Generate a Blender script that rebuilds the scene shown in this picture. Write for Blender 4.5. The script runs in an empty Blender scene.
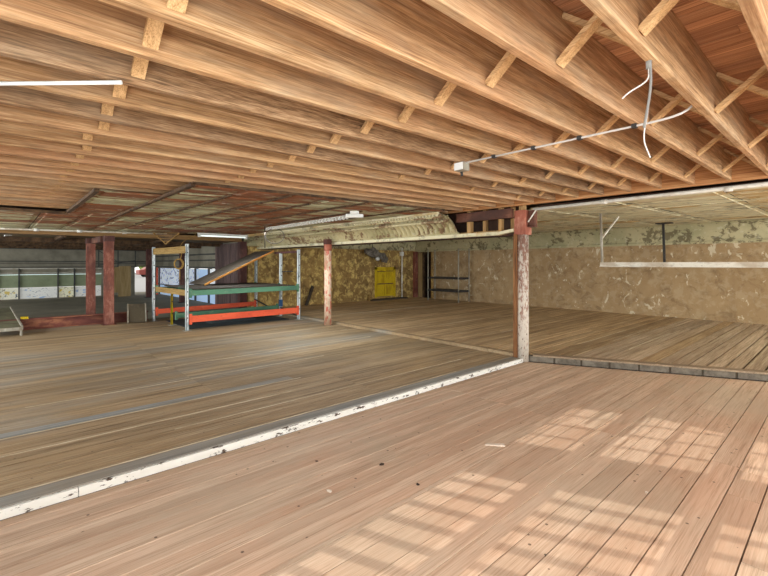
import bpy, bmesh, math, random
from mathutils import Vector, Matrix
random.seed(7)
S = bpy.context.scene
C = S.collection
rnd = random.uniform

# ------------------------------------------------------------------ helpers
def lin(c):
    return tuple(((v/255)/12.92 if v/255 <= .04045 else ((v/255+.055)/1.055)**2.4) for v in c) + (1.0,)

class MB:
    """collects shapes into one mesh; every face carries a 'tint' number (board to board variation)"""
    def __init__(s):
        s.bm = bmesh.new(); s.t = s.bm.faces.layers.float.new('tint')
    def _f(s, vs, t):
        try:
            f = s.bm.faces.new(vs); f[s.t] = t; return f
        except ValueError:
            return None
    def hexa(s, p, t=.5):
        v = [s.bm.verts.new(q) for q in p]
        for i in ((3,2,1,0),(4,5,6,7),(0,1,5,4),(1,2,6,5),(2,3,7,6),(3,0,4,7)):
            s._f([v[k] for k in i], t)
    def box(s, x0, x1, y0, y1, z0, z1, t=.5):
        s.hexa([(x0,y0,z0),(x1,y0,z0),(x1,y1,z0),(x0,y1,z0),(x0,y0,z1),(x1,y0,z1),(x1,y1,z1),(x0,y1,z1)], t)
    def bar(s, p, q, w, h, side=None, t=.5):
        """box from p to q; w across 'side', h across the third direction"""
        p, q = Vector(p), Vector(q); d = (q-p).normalized()
        sd = Vector(side) if side else (d.cross(Vector((0,0,1))) if abs(d.z) < .95 else Vector((1,0,0)))
        sd = (sd - d*sd.dot(d)).normalized(); u = sd.cross(d).normalized()
        a, b = sd*w/2, u*h/2
        s.hexa([p-a-b, p+a-b, p+a+b, p-a+b, q-a-b, q+a-b, q+a+b, q-a+b], t)
    def tube(s, pts, r, n=8, t=.5, cap=True):
        pts = [Vector(p) for p in pts]; rings = []; prev = None
        for i, p in enumerate(pts):
            d = (pts[min(i+1, len(pts)-1)] - pts[max(i-1, 0)]).normalized()
            if prev is None:
                a = d.cross(Vector((0,0,1)) if abs(d.z) < .9 else Vector((1,0,0))).normalized()
            else:
                a = (prev - d*prev.dot(d)).normalized()
            prev = a; b = d.cross(a); rr = r[i] if isinstance(r, (list, tuple)) else r
            rings.append([s.bm.verts.new(p + (a*math.cos(2*math.pi*k/n) + b*math.sin(2*math.pi*k/n))*rr) for k in range(n)])
        for i in range(len(rings)-1):
            for k in range(n):
                f = s._f([rings[i][k], rings[i][(k+1)%n], rings[i+1][(k+1)%n], rings[i+1][k]], t)
                if f: f.smooth = True
        if cap:
            s._f(rings[0][::-1], t); s._f(rings[-1], t)
    def prism(s, poly, vec, t=.5):
        a = [s.bm.verts.new(p) for p in poly]; b = [s.bm.verts.new(Vector(p)+Vector(vec)) for p in poly]
        s._f(a[::-1], t); s._f(b, t); n = len(poly)
        for i in range(n): s._f([a[i], a[(i+1)%n], b[(i+1)%n], b[i]], t)
    def blob(s, c, r, k=.25, sub=2, t=.5, sc=(1,1,1)):
        m = bmesh.ops.create_icosphere(s.bm, subdivisions=sub, radius=1)
        for v in m['verts']:
            j = 1 + rnd(-k, k)
            v.co = Vector((c[0]+v.co.x*r*sc[0]*j, c[1]+v.co.y*r*sc[1]*j, c[2]+v.co.z*r*sc[2]*j))
    def grid(s, fn, nu, nv, t=.5, smooth=True):
        vs = [[s.bm.verts.new(fn(i/nu, j/nv)) for j in range(nv+1)] for i in range(nu+1)]
        for i in range(nu):
            for j in range(nv):
                f = s._f([vs[i][j], vs[i+1][j], vs[i+1][j+1], vs[i][j+1]], t)
                if f and smooth: f.smooth = True
    def build(s, name, m, parent=None, bevel=0, world=False, solid=0):
        bm = s.bm
        bmesh.ops.recalc_face_normals(bm, faces=bm.faces)
        off = Vector((0,0,0))
        if parent is not None:
            off = wloc(parent)
        elif not world:
            xs = [v.co for v in bm.verts]
            off = Vector(((min(c.x for c in xs)+max(c.x for c in xs))/2, (min(c.y for c in xs)+max(c.y for c in xs))/2, min(c.z for c in xs)))
        for v in bm.verts: v.co -= off
        me = bpy.data.meshes.new(name); bm.to_mesh(me); bm.free()
        me.materials.append(M[m] if isinstance(m, str) else m)
        o = bpy.data.objects.new(name, me); C.objects.link(o)
        if parent is not None: o.parent = parent
        else: o.location = off
        if solid:
            md = o.modifiers.new('thick', 'SOLIDIFY'); md.thickness = solid; md.offset = 0
        if bevel:
            md = o.modifiers.new('bevel', 'BEVEL'); md.width = bevel; md.segments = 2; md.limit_method = 'ANGLE'
        return o

def wloc(o):
    v = Vector(o.location)
    while o.parent: o = o.parent; v = v + Vector(o.location)
    return v
def tag(o, label, cat, group=None):
    o['label'] = label; o['category'] = cat
    if group: o['group'] = group
    return o
def thing(name, loc, label, cat, group=None):
    o = bpy.data.objects.new(name, None); C.objects.link(o); o.location = loc; o.empty_display_size = .1
    return tag(o, label, cat, group)
def struct(o):
    o['kind'] = 'structure'; return o
def bez(p0, p1, p2, p3, n=10):
    p0, p1, p2, p3 = map(Vector, (p0, p1, p2, p3)); r = []
    for i in range(n+1):
        t = i/n; r.append(p0*(1-t)**3 + p1*3*t*(1-t)**2 + p2*3*t*t*(1-t) + p3*t**3)
    return r

# ------------------------------------------------------------------ materials
M = {}
class NT:
    def __init__(s, name, rough=.8, metal=0, spec=.3):
        s.m = bpy.data.materials.new(name); s.m.use_nodes = True
        s.n = s.m.node_tree.nodes; s.l = s.m.node_tree.links
        s.b = s.n['Principled BSDF']; s.b.inputs['Roughness'].default_value = rough
        s.b.inputs['Metallic'].default_value = metal; s.b.inputs['Specular IOR Level'].default_value = spec
        M[name] = s.m
    def put(s, sock, v):
        if isinstance(v, bpy.types.NodeSocket): s.l.new(v, sock)
        else: sock.default_value = v
    def coord(s, scale=(1,1,1), seed=0.0, world=False, tint_shift=True):
        tc = s.n.new('ShaderNodeTexCoord'); oi = s.n.new('ShaderNodeObjectInfo')
        v = tc.outputs['Object']
        if not world:
            r = s.math('MULTIPLY', oi.outputs['Random'], 63.0)
            if tint_shift: r = s.math('ADD', r, s.math('MULTIPLY', s.tint(), 91.0))
            cx = s.n.new('ShaderNodeCombineXYZ'); s.put(cx.inputs[0], r); s.put(cx.inputs[1], s.math('MULTIPLY', r, 1.7)); s.put(cx.inputs[2], s.math('MULTIPLY', r, .6))
            v = s.vadd(v, cx.outputs[0])
        mp = s.n.new('ShaderNodeMapping'); s.l.new(v, mp.inputs['Vector'])
        mp.inputs['Scale'].default_value = scale; mp.inputs['Location'].default_value = (seed, seed*1.3, seed*.7)
        return mp.outputs[0]
    def vadd(s, a, b):
        n = s.n.new('ShaderNodeVectorMath'); n.operation = 'ADD'; s.put(n.inputs[0], a); s.put(n.inputs[1], b); return n.outputs[0]
    def tint(s):
        if not hasattr(s, '_t'):
            a = s.n.new('ShaderNodeAttribute'); a.attribute_name = 'tint'; s._t = a.outputs['Fac']
        return s._t
    def rand(s):
        return s.n.new('ShaderNodeObjectInfo').outputs['Random']
    def math(s, op, a, b=0.0, c=0.0, clamp=False):
        n = s.n.new('ShaderNodeMath'); n.operation = op; n.use_clamp = clamp
        s.put(n.inputs[0], a); s.put(n.inputs[1], b)
        if op in ('MULTIPLY_ADD',): s.put(n.inputs[2], c)
        return n.outputs[0]
    def noise(s, vec, scale=1, detail=5, rough=.6, dist=0):
        n = s.n.new('ShaderNodeTexNoise'); s.l.new(vec, n.inputs['Vector'])
        n.inputs['Scale'].default_value = scale; n.inputs['Detail'].default_value = detail
        n.inputs['Roughness'].default_value = rough; n.inputs['Distortion'].default_value = dist
        return n.outputs['Fac']
    def wave(s, vec, scale, dist, dscale=1, axis='X', detail=2):
        n = s.n.new('ShaderNodeTexWave'); s.l.new(vec, n.inputs['Vector']); n.bands_direction = axis
        n.inputs['Scale'].default_value = scale; n.inputs['Distortion'].default_value = dist
        n.inputs['Detail Scale'].default_value = dscale; n.inputs['Detail'].default_value = detail
        return n.outputs['Fac']
    def voro(s, vec, scale, feat='F1'):
        n = s.n.new('ShaderNodeTexVoronoi'); s.l.new(vec, n.inputs['Vector']); n.feature = feat
        n.inputs['Scale'].default_value = scale; return n.outputs[0]
    def step(s, fac, lo, hi):
        n = s.n.new('ShaderNodeMapRange'); s.put(n.inputs[0], fac)
        n.inputs[1].default_value = lo; n.inputs[2].default_value = hi; n.clamp = True; return n.outputs[0]
    def ramp(s, fac, stops):
        n = s.n.new('ShaderNodeValToRGB'); s.put(n.inputs[0], fac); e = n.color_ramp.elements
        while len(e) < len(stops): e.new(.5)
        for k, (p, c) in enumerate(stops): e[k].position = p; e[k].color = lin(c)
        return n.outputs[0]
    def mix(s, fac, a, b, mode='MIX'):
        n = s.n.new('ShaderNodeMix'); n.data_type = 'RGBA'; n.blend_type = mode
        s.put(n.inputs[0], fac)
        s.put(n.inputs[6], lin(a) if isinstance(a, tuple) and len(a) == 3 else a)
        s.put(n.inputs[7], lin(b) if isinstance(b, tuple) and len(b) == 3 else b)
        return n.outputs[2]
    def gain(s, col, fac):
        """multiply a colour by a number"""
        cx = s.n.new('ShaderNodeCombineColor')
        for i in range(3): s.put(cx.inputs[i], fac)
        n = s.n.new('ShaderNodeMix'); n.data_type = 'RGBA'; n.blend_type = 'MULTIPLY'; n.inputs[0].default_value = 1
        s.put(n.inputs[6], col); s.put(n.inputs[7], cx.outputs[0]); return n.outputs[2]
    def col(s, c):
        s.put(s.b.inputs['Base Color'], lin(c) if isinstance(c, tuple) and len(c) == 3 else c)
    def bump(s, h, st=.3, dist=.01):
        n = s.n.new('ShaderNodeBump'); s.put(n.inputs['Height'], h); n.inputs['Strength'].default_value = st
        n.inputs['Distance'].default_value = dist; s.l.new(n.outputs[0], s.b.inputs['Normal'])

AX = {'X': (1,0,0), 'Y': (0,1,0), 'Z': (0,0,1)}
def wood(name, dark, mid, light, axis='Y', long=.5, cross=16, stain=None, stain_amt=.5, var=.35, rough=.8, rings=0, extra=None, spots=0, world=False):
    t = NT(name, rough)
    sc = tuple(long if AX[axis][i] else cross for i in range(3))
    v = t.coord(sc); g = t.noise(v, 1, 7, .65, .6)
    fine = t.noise(t.coord(tuple(long*3 if AX[axis][i] else cross*6 for i in range(3)), 3), 1, 3, .6)
    f3 = t.noise(t.coord(tuple(long*5 if AX[axis][i] else cross*16 for i in range(3)), 6), 1, 2, .6)
    f = t.math('ADD', t.math('ADD', t.math('MULTIPLY', g, .36), t.math('MULTIPLY', fine, .34)), t.math('MULTIPLY', f3, .30))
    c = t.ramp(f, [(.38, dark), (.49, mid), (.60, light)])
    if rings:
        vv = t.coord(tuple(.35 if AX[axis][i] else 2.2 for i in range(3)), 9)
        w = t.wave(vv, rings, 9, .7, 'Z' if axis != 'Z' else 'X', 3)
        c = t.mix(t.math('MULTIPLY', t.step(w, .62, 1), .4), c, dark)
    if stain:
        n = t.noise(t.coord(tuple((.35 if AX[axis][i] else 1.6) for i in range(3)), 5, world=world), 1, 4, .6, .4)
        c = t.mix(t.math('MULTIPLY', t.step(n, .44, .66), stain_amt), c, stain)
    if extra: c = extra(t, c)
    if spots:
        d = t.voro(t.coord((1,1,1), 2), 9)
        m = t.noise(t.coord((1,1,1), 4), 2.2, 2)
        k = t.math('MULTIPLY', t.math('LESS_THAN', d, .085), t.math('GREATER_THAN', m, .5))
        c = t.mix(t.math('MULTIPLY', k, spots), c, (60,45,35))
    r = t.math('ADD', t.math('MULTIPLY', t.tint(), .6), t.math('MULTIPLY', t.rand(), .4))
    c = t.gain(c, t.math('MULTIPLY_ADD', r, var*2, 1-var))
    t.col(c); t.bump(f, .25, .006)
    return t

def saw(t, c):                                    # rough sawn face: short saw marks and grey weathering
    w = t.noise(t.coord((1,5,60), 11), 1, 3, .7)
    c = t.mix(t.math('MULTIPLY', t.step(w, .48, .68), .42), c, (112,86,62))
    k = t.noise(t.coord((1,1.1,3), 15), 1, 3, .6)
    return t.mix(t.math('MULTIPLY', t.step(k, .52, .72), .35), c, (184,170,146))
wood('joist_wood', (126,92,60), (190,148,102), (220,186,142), 'Y', 1.1, 24, (200,148,110), .45, .12, .85, 1.6, saw)
wood('joist_dark', (82,62,44), (156,120,84), (204,168,128), 'Y', 2.2, 20, (128,98,70), .5, .08, .9, 0, saw)
wood('strut_wood', (150,110,70), (202,162,112), (226,192,144), 'X', 2.5, 30, var=.2)
wood('deck_wood', (104,66,42), (176,124,86), (206,158,116), 'X', .6, 20, (150,100,74), .5, .28)
wood('header_wood', (140,88,50), (190,134,84), (212,162,112), 'X', .5, 16, var=.15)
def worn(t, c):
    n = t.noise(t.coord((.5,.5,.5), 21, world=True), 1.1, 5, .62)
    c = t.mix(t.math('MULTIPLY', t.step(n, .50, .66), .45), c, (190,176,152))
    n2 = t.noise(t.coord((3,.5,1), 25, world=True), 1.0, 4, .7)
    return t.mix(t.math('MULTIPLY', t.step(n2, .60, .72), .3), c, (160,142,118))
wood('near_board', (164,134,108), (208,180,152), (226,204,178), 'Y', .9, 22, (208,168,138), .45, .07, .72, .5, worn, .75)
def patchy(t, c):
    n = t.noise(t.coord((1.0,.28,1), 31, world=True), .8, 5, .6, .5)
    c = t.mix(t.math('MULTIPLY', t.step(n, .50, .63), .6), c, (150,148,138))
    n = t.noise(t.coord((1.3,.2,1), 47, world=True), .9, 5, .6, .5)
    c = t.mix(t.math('MULTIPLY', t.step(n, .53, .64), .6), c, (124,104,74))
    n = t.noise(t.coord((.9,.25,1), 57, world=True), 1.0, 4, .6, .5)
    return t.mix(t.math('MULTIPLY', t.step(n, .55, .68), .5), c, (190,156,108))
wood('old_board', (100,78,54), (162,138,104), (192,170,136), 'Y', .6, 18, (160,132,94), .4, .26, .75, 0, patchy, .5)
wood('grey_board', (104,106,104), (140,141,136), (168,168,160), 'Y', .6, 16, (152,138,116), .6, .12, .75, 0, patchy)
wood('wall_board', (118,98,78), (182,160,132), (210,190,164), 'Y', .5, 16, (156,132,104), .5, .24, .75)
wood('brown_board', (122,98,70), (188,158,118), (214,188,150), 'Y', .4, 13, (144,118,86), .6, .26, .75)
wood('pale_seam', (150,130,100), (196,178,148), (220,206,180), 'Y', .8, 20, var=.15)
wood('nosing_board', (104,88,70), (146,126,102), (174,154,128), 'X', .6, 18, var=.1)
wood('plum_slat', (58,46,46), (92,74,72), (130,108,100), 'Z', .8, 14, var=.4)
wood('tan_panel', (128,104,66), (164,138,92), (184,158,112), 'Z', .6, 8, var=.1)
wood('shelf_plank', (110,86,46), (156,126,72), (178,148,92), 'X', .6, 12, var=.15)
wood('raw_edge', (176,112,46), (214,146,66), (232,172,92), 'Y', .8, 12, var=.05)
wood('dark_board', (44,38,32), (66,58,48), (88,76,62), 'Y', .5, 10, var=.1)
wood('stud_wood', (120,84,44), (176,136,84), (198,162,112), 'Z', .7, 16, var=.25)
wood('side_timber', (84,54,32), (140,94,56), (172,124,80), 'Z', .7, 16, var=.1)
wood('beam_orange', (100,74,44), (150,116,72), (172,138,92), 'Y', .4, 10, (120,90,60), .6, .1)

def rustpaint(name, base, chip, rust, amount=.5, scale=9, axis='Z'):
    t = NT(name, .7, 0, .35)
    v = t.coord(tuple(.45 if AX[axis][i] else 1 for i in range(3)))
    n = t.noise(v, scale, 6, .7, .3); n2 = t.noise(v, scale*.35, 4, .6)
    c = t.mix(t.step(n, .62-amount*.35, .70-amount*.35), base, chip)
    c = t.mix(t.math('MULTIPLY', t.step(n2, .48, .62), .8), c, rust)
    c = t.mix(t.math('MULTIPLY', t.step(t.noise(v, scale*4, 3), .6, .7), .35), c, (70,50,42))
    t.col(c); t.bump(n, .3, .004); return t
rustpaint('red_post', (134,78,62), (160,108,90), (98,58,50), .35)
rustpaint('red_sill', (130,74,60), (166,108,78), (88,46,40), .35, 5, 'Y')
rustpaint('red_beam', (104,64,48), (130,86,64), (70,46,38), .3, 5, 'X')
rustpaint('red_cap', (172,100,78), (192,130,106), (134,76,58), .3, 8)
rustpaint('pink_post', (206,106,88), (222,198,170), (176,140,110), .55, 14)
rustpaint('orange_lacquer', (232,98,62), (236,120,80), (206,78,50), .1, 6, 'Y')
rustpaint('green_lacquer', (88,134,104), (122,152,118), (70,108,88), .15, 6, 'Y')
rustpaint('upright_white', (232,238,236), (176,186,186), (150,168,176), .2, 14)
rustpaint('yellow_paint', (206,176,22), (188,158,16), (170,136,20), .12, 8)
rustpaint('brown_steel', (92,56,50), (116,80,68), (64,42,40), .3, 6)
rustpaint('pipe_white', (226,222,208), (204,198,184), (182,166,142), .15, 12, 'X')
rustpaint('galvanised', (156,150,134), (182,176,160), (124,112,92), .25, 10)
rustpaint('dark_steel', (58,56,54), (80,74,68), (44,40,38), .2, 8)
rustpaint('ramp_dark', (92,82,64), (108,98,76), (74,64,52), .2, 6)
rustpaint('ramp_plate', (112,110,84), (136,132,104), (92,86,64), .2, 6)

def plaster(name, base, light, dark, pale, pale_amt, seed=0, blot=0):
    t = NT(name, .9)
    v = t.coord((1,1,1), seed, world=True)
    a = t.noise(v, .55, 6, .62, .5); b = t.noise(v, 3.2, 6, .7, .6); c3 = t.noise(v, 1.4, 5, .65, 1.2)
    c = t.mix(t.step(a, .40, .62), base, light)
    bl = t.noise(v, 4.2, 8, .74, .15); c = t.mix(t.math('MULTIPLY', t.step(bl, .50, .56), blot), c, pale)
    c = t.mix(t.math('MULTIPLY', t.step(b, .50, .66), .75), c, dark)
    sh = t.noise(t.coord((1.6,1.6,1.0), seed+8, world=True), 2.6, 5, .66, .7)
    c = t.mix(t.math('MULTIPLY', t.step(sh, .615, .63), pale_amt), c, pale)
    c = t.mix(t.math('MULTIPLY', t.step(c3, .60, .68), .35), c, dark)
    st = t.noise(t.coord((2.5,2.5,.25), seed+3, world=True), 1.3, 4, .6)
    c = t.mix(t.math('MULTIPLY', t.step(st, .56, .7), .3), c, dark)
    t.col(c); t.bump(t.math('ADD', b, t.step(sh, .64, .66)), .35, .012); return t
plaster('plaster_brown', (166,138,100), (180,152,112), (134,108,76), (220,208,178), .8, 0, .16)
plaster('plaster_yellow', (142,114,70), (170,138,82), (92,68,44), (222,194,118), .85, 5, .8)

def tin(name, cream, rust, white, rust_at=.5, along='Y', rough=.65):
    t = NT(name, rough, 0, .35)
    sc = (4.4,.5,1) if along == 'Y' else (.5,4.0,1)
    v = t.coord(sc, 2, world=True); n = t.noise(v, 1.1, 6, .68, .4)
    big = t.noise(t.coord((.5,.5,1), 7, world=True), .9, 4, .6)
    tt = t.math('MULTIPLY_ADD', t.tint(), .16, -.08)
    k = t.math('ADD', t.math('ADD', t.math('MULTIPLY', n, .65), t.math('MULTIPLY', big, .35)), tt)
    c = t.mix(t.step(k, rust_at-.02, rust_at+.03), cream, rust)
    fl = t.noise(t.coord((5,1.6,1) if along == 'Y' else (1.6,5,1), 13, world=True), 2.4, 4, .7)
    c = t.mix(t.math('MULTIPLY', t.step(fl, .60, .66), .75), c, white)
    dk = t.noise(t.coord((1,1,1), 19, world=True), 3, 5, .7)
    c = t.mix(t.math('MULTIPLY', t.step(dk, .52, .64), .55), c, (84,70,48))
    t.col(c); t.bump(n, .4, .01); return t
tin('tin_left', (196,194,158), (146,92,60), (226,226,212), .485)
tin('tin_right', (220,212,176), (200,168,112), (236,230,206), .56, 'X')
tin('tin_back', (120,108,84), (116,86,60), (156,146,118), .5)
t = NT('cove_tin', .7); v = t.coord((1,1,1), 3, world=True)
a = t.noise(v, .8, 4, .6); b = t.noise(v, 6.5, 6, .72, .4); d = t.noise(v, 1.1, 3, .6)
c = t.mix(t.step(a, .42, .6), (204,192,150), (180,170,128))
c = t.mix(t.math('MULTIPLY', t.step(t.math('ADD', t.math('MULTIPLY', b, .5), t.math('MULTIPLY', d, .5)), .52, .55), .8), c, (122,86,62))
c = t.mix(t.math('MULTIPLY', t.step(t.noise(v, 11, 4), .58, .66), .5), c, (216,210,182)); t.col(c); t.bump(b, .4, .012)
t = NT('cornice_tin', .75); v = t.coord((1,1,1), 3, world=True)
a = t.noise(v, 1.2, 4, .6); b = t.noise(v, 5.5, 6, .72, .4); d = t.noise(v, 2.0, 3, .6)
c = t.mix(t.step(a, .42, .6), (196,186,146), (174,168,130))
c = t.mix(t.math('MULTIPLY', t.step(t.math('ADD', t.math('MULTIPLY', b, .6), t.math('MULTIPLY', d, .4)), .52, .56), .75), c, (92,80,56))
c = t.mix(t.math('MULTIPLY', t.step(t.noise(v, 9, 4), .6, .66), .5), c, (212,206,176)); t.col(c); t.bump(b, .4, .012)

def plain(name, c, rough=.7, metal=0, var=None, scale=4):
    t = NT(name, rough, metal)
    if var:
        n = t.noise(t.coord(), scale, 5, .65); t.col(t.mix(t.step(n, .4, .65), c, var))
    else: t.col(c)
    return t
plain('under_dark', (52,42,34), .95)
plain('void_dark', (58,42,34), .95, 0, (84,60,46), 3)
plain('lath_dark', (66,50,36), .9, 0, (110,84,58), 8)
plain('concrete', (128,120,106), .95, 0, (96,88,76), 9)
plain('mortar', (92,82,68), .95)
plain('back_floor', (128,122,104), .85, 0, (148,142,120), .8)
plain('back_wall', (150,144,126), .9, 0, (122,116,100), 1.4)
plain('back_beam', (70,72,70), .8, 0, (92,90,84), 2)
plain('shutter_green', (158,168,134), .8, 0, (138,148,116), 1.5)
plain('white_enamel', (226,226,220), .5)
plain('tube_white', (238,244,240), .35)
plain('wire_white', (206,202,194), .5)
plain('wire_grey', (132,130,124), .5)
plain('rope_tan', (170,136,70), .9, 0, (128,98,50), 30)
plain('cord_dark', (52,46,40), .8)
plain('rag_grey', (96,90,82), .95, 0, (150,142,128), 5)
plain('mat_dark', (46,52,54), .9, 0, (60,66,66), 2)
plain('debris_dark', (62,48,38), .95)
plain('debris_pale', (222,208,188), .9)
plain('blue_cap', (44,84,128), .6)
plain('lath_wood', (160,126,74), .9, 0, (112,84,48), 8)
plain('tar', (70,70,70), .95)
plain('asphalt', (150,150,148), .9)
plain('car_paint', (128,62,54), .35)
plain('tyre', (30,30,30), .8)
plain('leaf', (96,120,60), .9, 0, (140,150,76), 3)
plain('bark', (84,70,56), .9)
plain('glass_dark', (60,70,84), .2)

# white kerb: chipped paint over dark wood
t = NT('kerb_white', .65); v = t.coord((1,.35,1), 3, world=True)
n = t.noise(v, 26, 5, .7); n2 = t.noise(v, 4, 4, .6)
c = t.mix(t.math('MULTIPLY', t.step(n2, .45, .65), .5), (228,226,217), (206,200,186))
c = t.mix(t.step(n, .572, .605), c, (74,58,46)); t.col(c); t.bump(n, .3, .003)

# glowing daylight panes; the posters get an added glow of their own
def poster(name, bg, marks, st, sx=3.0, sz=6.0):
    t = NT(name, .6); v = t.coord((sx,sx,sz), 4)
    n = t.noise(v, 2.2, 4, .6, 1.2); m = t.noise(v, 1.1, 2, .5)
    c = bg
    for lo, src, colr in marks:
        c = t.mix(t.math('MULTIPLY', t.step(n if src else m, lo-.01, lo+.06), .85), c, colr)
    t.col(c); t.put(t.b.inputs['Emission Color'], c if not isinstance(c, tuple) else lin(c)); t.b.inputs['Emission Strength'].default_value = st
    return t
poster('pane_scribble', (206,216,232), [(.53, 1, (70,78,92))], .5, 1.6, 2.4)
poster('pane_blue', (168,194,226), [(.60, 0, (214,224,236))], .55, 1.0, 1.5)
poster('pane_white', (226,232,236), [], .6)
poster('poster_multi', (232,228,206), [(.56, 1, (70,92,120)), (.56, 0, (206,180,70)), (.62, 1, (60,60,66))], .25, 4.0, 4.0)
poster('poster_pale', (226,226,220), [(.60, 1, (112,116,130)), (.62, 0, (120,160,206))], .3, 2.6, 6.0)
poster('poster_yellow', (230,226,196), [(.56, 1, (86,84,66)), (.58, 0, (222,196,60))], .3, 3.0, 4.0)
poster('gap_light', (214,232,226), [], .9)

# ------------------------------------------------------------------ dimensions (metres)
UP = .07                       # raised floor on the left, above the near floor
UPB = .12                      # floor beyond the column line, one low step higher
KX = -3.585                     # kerb line between the raised floor on the left and the near floor
def step_y(x): return 6.42 + .475*(x + 3.5)   # slanting edge of the raised floor ahead
def jz(y): return 2.455 + .017*y               # underside of the joists, rising gently
LX, BY = -13.1, 13.85          # left side wall and far wall

def boards(mb, x0, x1, w, y0f, y1f, z, breaks, gap=(.003,.007), jit=.0015, tint=None, thick=.03, wj=.0):
    x = x0
    while x < x1 - .01:
        ww = min(w*rnd(1-wj, 1+wj), x1 - x)
        ya, yb = (lambda q: y0f(q) if callable(y0f) else y0f), (lambda q: y1f(q) if callable(y1f) else y1f)
        bs = sorted(breaks(x))
        g = rnd(*gap)/2; ys = [None] + bs + [None]
        for i in range(len(ys)-1):
            a0 = ya(x+g) if ys[i] is None else ys[i]+.002; a1 = ya(x+ww-g) if ys[i] is None else ys[i]+.002
            b0 = yb(x+g) if ys[i+1] is None else ys[i+1]-.002; b1 = yb(x+ww-g) if ys[i+1] is None else ys[i+1]-.002
            if b0 - a0 < .05 or b1 - a1 < .05: continue
            zz = z + rnd(-jit, jit); t = tint(x, (a0+b0)/2) if tint else rnd(0, 1)
            mb.hexa([(x+g,a0,zz-thick),(x+ww-g,a1,zz-thick),(x+ww-g,b1,zz-thick),(x+g,b0,zz-thick),
                     (x+g,a0,zz),(x+ww-g,a1,zz),(x+ww-g,b1,zz),(x+g,b0,zz)], t)
        x += ww

# ------------------------------------------------------------------ floors (setting)
def rb(step, y0, y1, fixed=()):
    def f(x):
        r = list(fixed); y = y0 + rnd(0, step)
        while y < y1:
            if all(abs(y-q) > .4 for q in r): r.append(y)
            y += rnd(step*.7, step*1.3)
        return r
    return f
mb = MB()
boards(mb, KX+.03, -2.0, .095, -3.2, lambda x: step_y(x)-.02, 0, lambda x: [4.26], gap=(.002,.006))
boards(mb, -2.0, -1.12, .18, -3.2, lambda x: step_y(x)-.02, 0, lambda x: [4.26 if x < -1.3 else rnd(3.6, 4.6)], gap=(.004,.008))
boards(mb, -1.12, 4.0, .182, -3.2, lambda x: step_y(x)-.02, 0, lambda x: [3.75, 4.25] if -.68 < x < -.48 else [rnd(1.5, 3.2), rnd(4.0, 6.0)], gap=(.005,.012))
o = struct(mb.build('floor', 'near_board', world=True)); o['label'] = 'tan plank floor in front'
mb = MB(); mb.box(KX, 4.0, -3.2, 8.5, -.2, -.034)
o = struct(mb.build('floor_underlay', 'under_dark', world=True))

mb = MB()
boards(mb, LX+.2, KX-.16, .105, -3.5, 6.30, UP,
       lambda x: [1.9 + rnd(-.0, .0) if x < -5.05 else 3.38] , gap=(.004,.014), wj=.25)
o = struct(mb.build('floor_left', 'old_board', world=True))
mb = MB()
mb.box(KX-.158, KX-.005, -3.5, 6.25, UP-.03, UP, .45)
mb.box(-5.12, -4.985, -3.0, 2.9, UP-.03, UP+.0045, .7)
pass
o = mb3 = MB()
for x, a, b in ((-4.52,-.5,2.6), (-4.972,-1,3.0), (-3.765,-1,4.8), (-4.2,1.2,5.5), (-5.9,.2,4.0), (-6.8,1.5,5.8), (-7.9,2.2,6.0)): mb3.box(x, x+.012, a, b, UP-.03, UP+.003)
struct(mb3.build('floor_seam', 'pale_seam', world=True))
struct(mb.build('floor_strip', 'grey_board', world=True))
mb = MB(); mb.box(LX+.4, KX-.1, 6.30, 6.42, UP-.03, UPB+.004, .5)
struct(mb.build('floor_threshold', 'old_board', world=True))
mb = MB()
boards(mb, LX, KX, .17, 6.41, BY, UPB, rb(7.0, 7, 13), gap=(.012,.030), wj=.2)
struct(mb.build('floor_back', 'brown_board', world=True))
mb = MB()
mb2 = MB(); x = KX
while x < 6.0:
    w = rnd(.17, .23); use = mb2 if rnd(0, 1) < .75 - .36*(x - KX) else mb
    boards(use, x, min(x+w, 6.0), w, lambda q: step_y(q)+.13, BY, UPB, rb(6, 8.8, 13.2), gap=(.016,.036)); x += w
struct(mb.build('floor_right', 'wall_board', world=True)); struct(mb2.build('floor_right_brown', 'brown_board', world=True))
mb = MB()
mb.box(-26, KX-.02, -12, 6.4, -.2, UP-.034); mb.box(-26, KX-.02, 6.4, BY+1.4, -.2, UPB-.034)
mb.hexa([(KX-.02, step_y(KX)+.06,-.2),(6,step_y(6)+.06,-.2),(6,BY,-.2),(KX-.02,BY,-.2),
         (KX-.02, step_y(KX)+.06,UPB-.034),(6,step_y(6)+.06,UPB-.034),(6,BY,UPB-.034),(KX-.02,BY,UPB-.034)])
struct(mb.build('floor_base', 'under_dark', world=True))
mb = MB(); mb.box(-26, LX+.18, -12, 6.6, UP-.03, UP+.005)
struct(mb.build('floor_rear', 'back_floor', world=True))

mb = MB()
for k in range(16):
    x = rnd(-11.5, KX) if k < 7 else rnd(KX+.2, 1.5); y0 = max(6.6, step_y(x)+.3) + rnd(0, 2.5); mb.box(x, x+.022, y0, min(y0+rnd(1.2, 3.5), 13.6), UPB-.02, UPB+.003)
struct(mb.build('floor_seam_far', 'pale_seam', world=True))
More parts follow.
